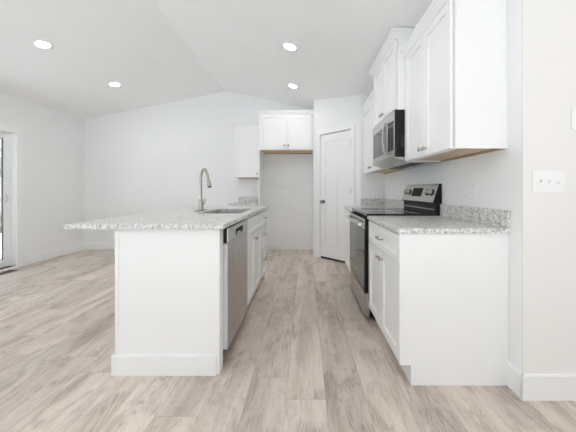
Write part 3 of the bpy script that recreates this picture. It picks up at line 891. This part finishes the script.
uq = (IY2 + IY3) / 2
cabinet('base_cabinet', 'white three-drawer cabinet at the far end of the island', FI, IY2, IY3, 0, IB, DI,
        [('drawer', IY2 + R, IY3 - R, 0.715, IB - 0.022, ('pull', uq, 0.795)),
         ('drawer', IY2 + R, IY3 - R, 0.420, 0.708, ('pull', uq, 0.60)),
         ('drawer', IY2 + R, IY3 - R, 0.115, 0.413, ('pull', uq, 0.29))], G_LOW, toe=0.105)

def rrect(x0, x1, y0, y1, r, k=5):
    out = []
    for cx, cy, a0 in ((x1 - r, y1 - r, 0), (x0 + r, y1 - r, 90), (x0 + r, y0 + r, 180), (x1 - r, y0 + r, 270)):
        for i in range(k + 1):
            a = math.radians(a0 + 90 * i / k)
            out.append((cx + r * math.cos(a), cy + r * math.sin(a)))
    return out
SX0, SX1, SY0, SY1 = -0.965, -0.575, 2.385, 3.02
IT = IB + 0.030
ICX = -0.487
bm = poly_slab(B(), [(-1.447, 1.628), (ICX, 1.628), (ICX, 3.63), (-1.447, 3.63)], IB, IT, rrect(SX0, SX1, SY0, SY1, 0.05))
tag(obj('countertop', bm, M['granite']), 'large speckled grey granite top of the island with the sink cut-out', 'countertop', 'granite worktops')
def sink():
    r = thing('sink', 'stainless sink basin set under the island worktop', 'sink', ((SX0 + SX1) / 2, (SY0 + SY1) / 2, IB - 0.21))
    bm = B(); e = 0.004
    loops = []
    for off, z in ((0.012, IB - 0.002), (0.004, IB - 0.002), (0.002, IB - 0.02), (-0.004, IB - 0.17), (-0.03, IB - 0.195)):
        loops.append([bm.verts.new((x, y, z)) for x, y in rrect(SX0 - off, SX1 + off, SY0 - off, SY1 + off, 0.05 + max(off, -0.02))])
    for p, q in zip(loops, loops[1:]):
        for i in range(len(p)):
            bm.faces.new((p[i], p[(i + 1) % len(p)], q[(i + 1) % len(p)], q[i]))
    bm.faces.new(loops[-1])
    b = obj('basin', bm, M['steel_sink'], r, True)
    s = b.modifiers.new('thickness', 'SOLIDIFY'); s.thickness = 0.0015; s.offset = 0
    bm = B(); lathe(bm, ((SX0 + SX1) / 2, (SY0 + SY1) / 2, IB - 0.1935), (0, 0, 1), [(0, 0), (0.045, 0), (0.045, 0.002), (0.035, 0.002), (0.03, -0.0005), (0, -0.0005)], 24)
    obj('drain', bm, M['nickel_dark'], r, True, 'dark drain ring')
sink()
def faucet():
    bx, by = -1.045, 2.73
    z0 = IT + 0.0005
    r = thing('kitchen_faucet', 'tall brushed nickel gooseneck faucet beside the island sink', 'faucet', (bx, by, z0))
    dx, dy = 0.76, -0.65
    P = lambda s, z: (bx + dx * s, by + dy * s, z0 + z)
    bm = B()
    pts = rrect(bx - 0.03, bx + 0.03, by - 0.125, by + 0.125, 0.029, 6)
    poly_slab(bm, pts, z0, z0 + 0.006, None, 0.0015); obj('deck_plate', bm, M['nickel'], r, True)
    bm = B(); lathe(bm, P(0, 0.006), (0, 0, 1), [(0, 0), (0.027, 0), (0.027, 0.01), (0.024, 0.016), (0.023, 0.105), (0.016, 0.112), (0, 0.112)], 24); obj('body', bm, M['nickel'], r, True)
    path = [P(0, 0.115), P(0, 0.20), P(0, 0.30), P(0.004, 0.35), P(0.028, 0.396), P(0.066, 0.411), P(0.100, 0.393), P(0.122, 0.354), P(0.134, 0.320)]
    bm = B(); tube(bm, smooth_path(path, 6), 0.0125, 16); obj('spout', bm, M['nickel'], r, True)
    a, b = Vector(P(0.1345, 0.318)), Vector(P(0.163, 0.238))
    ax = b - a; L = ax.length
    bm = B(); lathe(bm, a, ax, [(0, 0), (0.014, 0), (0.0155, 0.02), (0.016, L * 0.55), (0.021, L * 0.92), (0.020, L), (0, L)], 20); sh = obj('spray_head', bm, M['nickel'], r, True)
    bm = B(); lathe(bm, b, ax, [(0, 0.0003), (0.018, 0.0003), (0.017, 0.004), (0, 0.004)], 20); obj('nozzle', bm, M['black_matt'], sh, True, 'black spray nozzle')
    bm = B(); h0 = Vector(P(0.018, 0.075)); sd = Vector((0.65, 0.76, 0))
    tube(bm, [h0, h0 + sd * 0.022], 0.012, 14)
    tube(bm, smooth_path([h0 + sd * 0.02, h0 + sd * 0.030 + Vector((0, 0, 0.012)), h0 + sd * 0.036 + Vector((0, 0, 0.045))], 5), 0.005, 10)
    obj('lever', bm, M['nickel'], r, True)
faucet()

# ------------------------------------------------------------------ fridge alcove and back run
FF = Fr((0, 4.71, 0), (1, 0, 0), (0, -1, 0))
c0, c1 = -0.788, PA.x - 0.002
cm = (c0 + c1) / 2
cabinet('wall_cabinet', 'wide white two-door cabinet high over the empty fridge alcove', FF, c0, c1, 1.830, MT, YB - 4.71 - 0.002,
        [('door', c0 + 0.012, cm - 0.0015, 1.842, MT - 0.016, ('knob', cm - 0.035, 1.905)),
         ('door', cm + 0.0015, c1 - 0.03, 1.842, MT - 0.016, ('knob', cm + 0.035, 1.905))], G_UP, crown=(1, 0), hollow=True)
bm = B(); box(bm, WORLD, c0 - 0.021, c0 - 0.001, 4.71, YB - 0.002, 0, MT - 0.022, 0.0015)
tag(obj('fridge_panel', bm, M['cab']), 'tall white panel standing at the edge of the fridge alcove', 'panel')
pl = c0 - 0.023
FBK = Fr((0, YB - 0.615, 0), (1, 0, 0), (0, -1, 0))
cabinet('base_cabinet', 'white base cabinet against the far gable wall behind the island', FBK, -1.27, pl, 0, CB, 0.613,
        [('drawer', -1.27 + R, pl - R, 0.70, CB - 0.012, ('pull', (pl - 1.27) / 2, 0.785)),
         ('door', -1.27 + R, pl - R, 0.115, 0.694, ('knob', pl - 0.04, 0.645))], G_LOW, toe=0.105)
bm = poly_slab(B(), [(-1.295, YB - 0.65), (pl, YB - 0.65), (pl, YB - 0.001), (-1.295, YB - 0.001)], CB, WT)
tag(obj('countertop', bm, M['granite']), 'small granite worktop on the far gable wall beside the tall panel', 'countertop', 'granite worktops')
bm = B(); box(bm, F_BACK, -1.27, pl, 0.001, 0.021, WT + 0.0005, WT + 0.102, 0.002)
tag(obj('backsplash', bm, M['granite']), 'small granite upstand on the far gable wall', 'backsplash', 'granite upstands')
FBU = Fr((0, YB - 0.303, 0), (1, 0, 0), (0, -1, 0))
cabinet('wall_cabinet', 'narrow white one-door wall cabinet on the far gable wall', FBU, -1.274, pl, UZ - 0.012, UT, 0.301,
        [('door', -1.274 + 0.016, pl - 0.014, UZ - 0.006, UT - 0.016, ('knob', pl - 0.045, UZ + 0.055))], G_UP, crown=(1, 0), hollow=True)

# ------------------------------------------------------------------ recessed lights
def recessed(x, y, label, lens='lens'):
    z = ceil_z(x) if x < XR else 2.46; s = 0 if x > XR else SL if x < RX else -SR
    nrm = Vector((s, 0, -1)).normalized()           # ceiling normal, pointing down
    c = Vector((x, y, z))
    r = thing('recessed_light', label, 'light', c, 'recessed ceiling lights')
    bm = B(); lathe(bm, c, nrm, [(0.062, 0.0005), (0.088, 0.0005), (0.088, 0.004), (0.080, 0.009), (0.065, 0.008), (0.062, 0.003), (0.062, 0.0005)], 36, False); obj('trim_ring', bm, M['plastic'], r, True)
    bm = B(); lathe(bm, c, nrm, [(0, 0.001), (0.0615, 0.001), (0.0615, 0.005), (0.045, 0.0062), (0, 0.0066)], 36); obj('lens', bm, M[lens], r, True, 'glowing white lens')
recessed(-2.92, 3.03, 'larger-looking lit recessed light on the patio-door slope, nearer the camera')
recessed(-2.92, 4.17, 'lit recessed light on the patio-door slope, nearer the gable wall')
recessed(-0.17, 3.06, 'lit recessed light over the aisle, nearer the camera')
recessed(2.15, 0.75, 'warm lit recessed light in the entry beside the wall end', 'lens_warm')
recessed(-0.17, 1.90, 'lit recessed light over the aisle just above the camera view')
recessed(-0.17, 0.74, 'lit recessed light over the aisle behind the camera')
recessed(-2.92, 1.88, 'lit recessed light on the patio-door slope level with the camera')
recessed(-0.19, 4.22, 'lit recessed light over the aisle, close above the fridge cabinet')

# ------------------------------------------------------------------ outlets, switches, small things
def outlet(fr, u, z, label):
    r = thing('outlet', label, 'outlet', fr.p(u, 0.0005, z - 0.057), 'white duplex wall outlets')
    bm = B(); box(bm, fr, u - 0.035, u + 0.035, 0.0005, 0.006, z - 0.057, z + 0.057, 0.002); obj('cover_plate', bm, M['plastic'], r)
    for dz in (-0.020, 0.020):
        bm = B(); box(bm, fr, u - 0.017, u + 0.017, 0.0062, 0.0082, z + dz - 0.014, z + dz + 0.014, 0.0008); s = obj('socket', bm, M['plastic'], r)
        bm = B()
        for q in (-0.0065, 0.0065): box(bm, fr, u + q - 0.0012, u + q + 0.0012, 0.0083, 0.0086, z + dz - 0.002, z + dz + 0.007)
        obj('slot', bm, M['slot'], s, label='dark slots')
outlet(F_RIGHT, 1.915, 1.133, 'white wall outlet above the near worktop beside the range')
outlet(F_LEFT, 4.83, 0.36, 'white wall outlet low on the patio-door wall')
outlet(F_BACK, -0.23, 1.107, 'white wall outlet at the back of the fridge alcove')
outlet(F_BACK, -1.036, 1.14, 'white wall outlet over the small far worktop')
def switch_plate():
    u, z = 1.318, 1.178
    r = thing('switch_plate', 'white triple toggle light switch on the wall end', 'light switch', F_END.p(u, 0.0005, z - 0.06))
    bm = B(); box(bm, F_END, u - 0.090, u + 0.090, 0.0005, 0.007, z - 0.061, z + 0.061, 0.003); obj('cover_plate', bm, M['plastic'], r)
    for k in (-1, 0, 1):
        uu = u + k * 0.046
        bm = B(); box(bm, F_END, uu - 0.006, uu + 0.006, 0.0072, 0.0085, z - 0.013, z + 0.013, 0.0005); h = obj('toggle_collar', bm, M['plastic'], r)
        bm = B(); up = 1 if k < 1 else -1
        prism(bm, F_END, [(0.0086, z - 0.005), (0.0086, z + 0.005), (0.020, z + up * 0.010 + 0.003), (0.020, z + up * 0.010 - 0.004)], uu - 0.0042, uu + 0.0042); obj('toggle', bm, M['plastic'], h)
switch_plate()
def wall_control():
    u0, u1, z0, z1 = 1.442, 1.532, 1.458, 1.583
    r = thing('wall_control', 'white wall control box above the triple light switch', 'thermostat', F_END.p((u0 + u1) / 2, 0.0005, z0))
    bm = B(); box(bm, F_END, u0, u1, 0.0005, 0.010, z0, z1, 0.003); obj('cover_plate', bm, M['plastic'], r)
    bm = B(); box(bm, F_END, u0 + 0.022, u1 - 0.022, 0.0102, 0.016, z0 + 0.025, z1 - 0.025, 0.003); obj('rocker', bm, M['plastic'], r)
wall_control()

def register():
    r = thing('floor_register', 'dark metal floor vent before the patio door', 'vent', (-4.10, 3.76, 0))
    bm = B()
    x0, x1, y0, y1 = -4.165, -4.065, 3.60, 3.86
    for q in ((x0, x0 + 0.012, y0, y1), (x1 - 0.012, x1, y0, y1), (x0 + 0.012, x1 - 0.012, y0, y0 + 0.012), (x0 + 0.012, x1 - 0.012, y1 - 0.012, y1)):
        box(bm, WORLD, q[0], q[1], q[2], q[3], 0.0005, 0.006)
    obj('frame', bm, M['bronze'], r)
    bm = B(); y = y0 + 0.02
    while y < y1 - 0.02:
        box(bm, WORLD, x0 + 0.0125, x1 - 0.0125, y, y + 0.006, 0.001, 0.0045); y += 0.012
    obj('grille', bm, M['bronze'], r)
register()

pts = [(-0.345, YB - 0.012, 0.19), (-0.355, YB - 0.03, 0.165), (-0.375, YB - 0.10, 0.09), (-0.42, YB - 0.22, 0.022), (-0.49, YB - 0.36, 0.0065), (-0.57, YB - 0.48, 0.0065), (-0.64, YB - 0.62, 0.0065), (-0.675, YB - 0.78, 0.0065), (-0.68, YB - 0.95, 0.0065)]
bm = B(); tube(bm, smooth_path(pts, 8), 0.005, 8)
tag(obj('water_line', bm, M['plastic'], smooth=True), 'thin white water tube curling onto the floor of the fridge alcove', 'tube')
bm = B()
poly_slab(bm, [(-1.475, 1.925), (-1.462, 1.922), (-1.458, 1.934), (-1.466, 1.941), (-1.476, 1.936)], 0.0005, 0.004, None, 0)
tag(obj('paper_scrap', bm, M['plastic']), 'tiny white scrap lying on the floor beside the island', 'scrap')
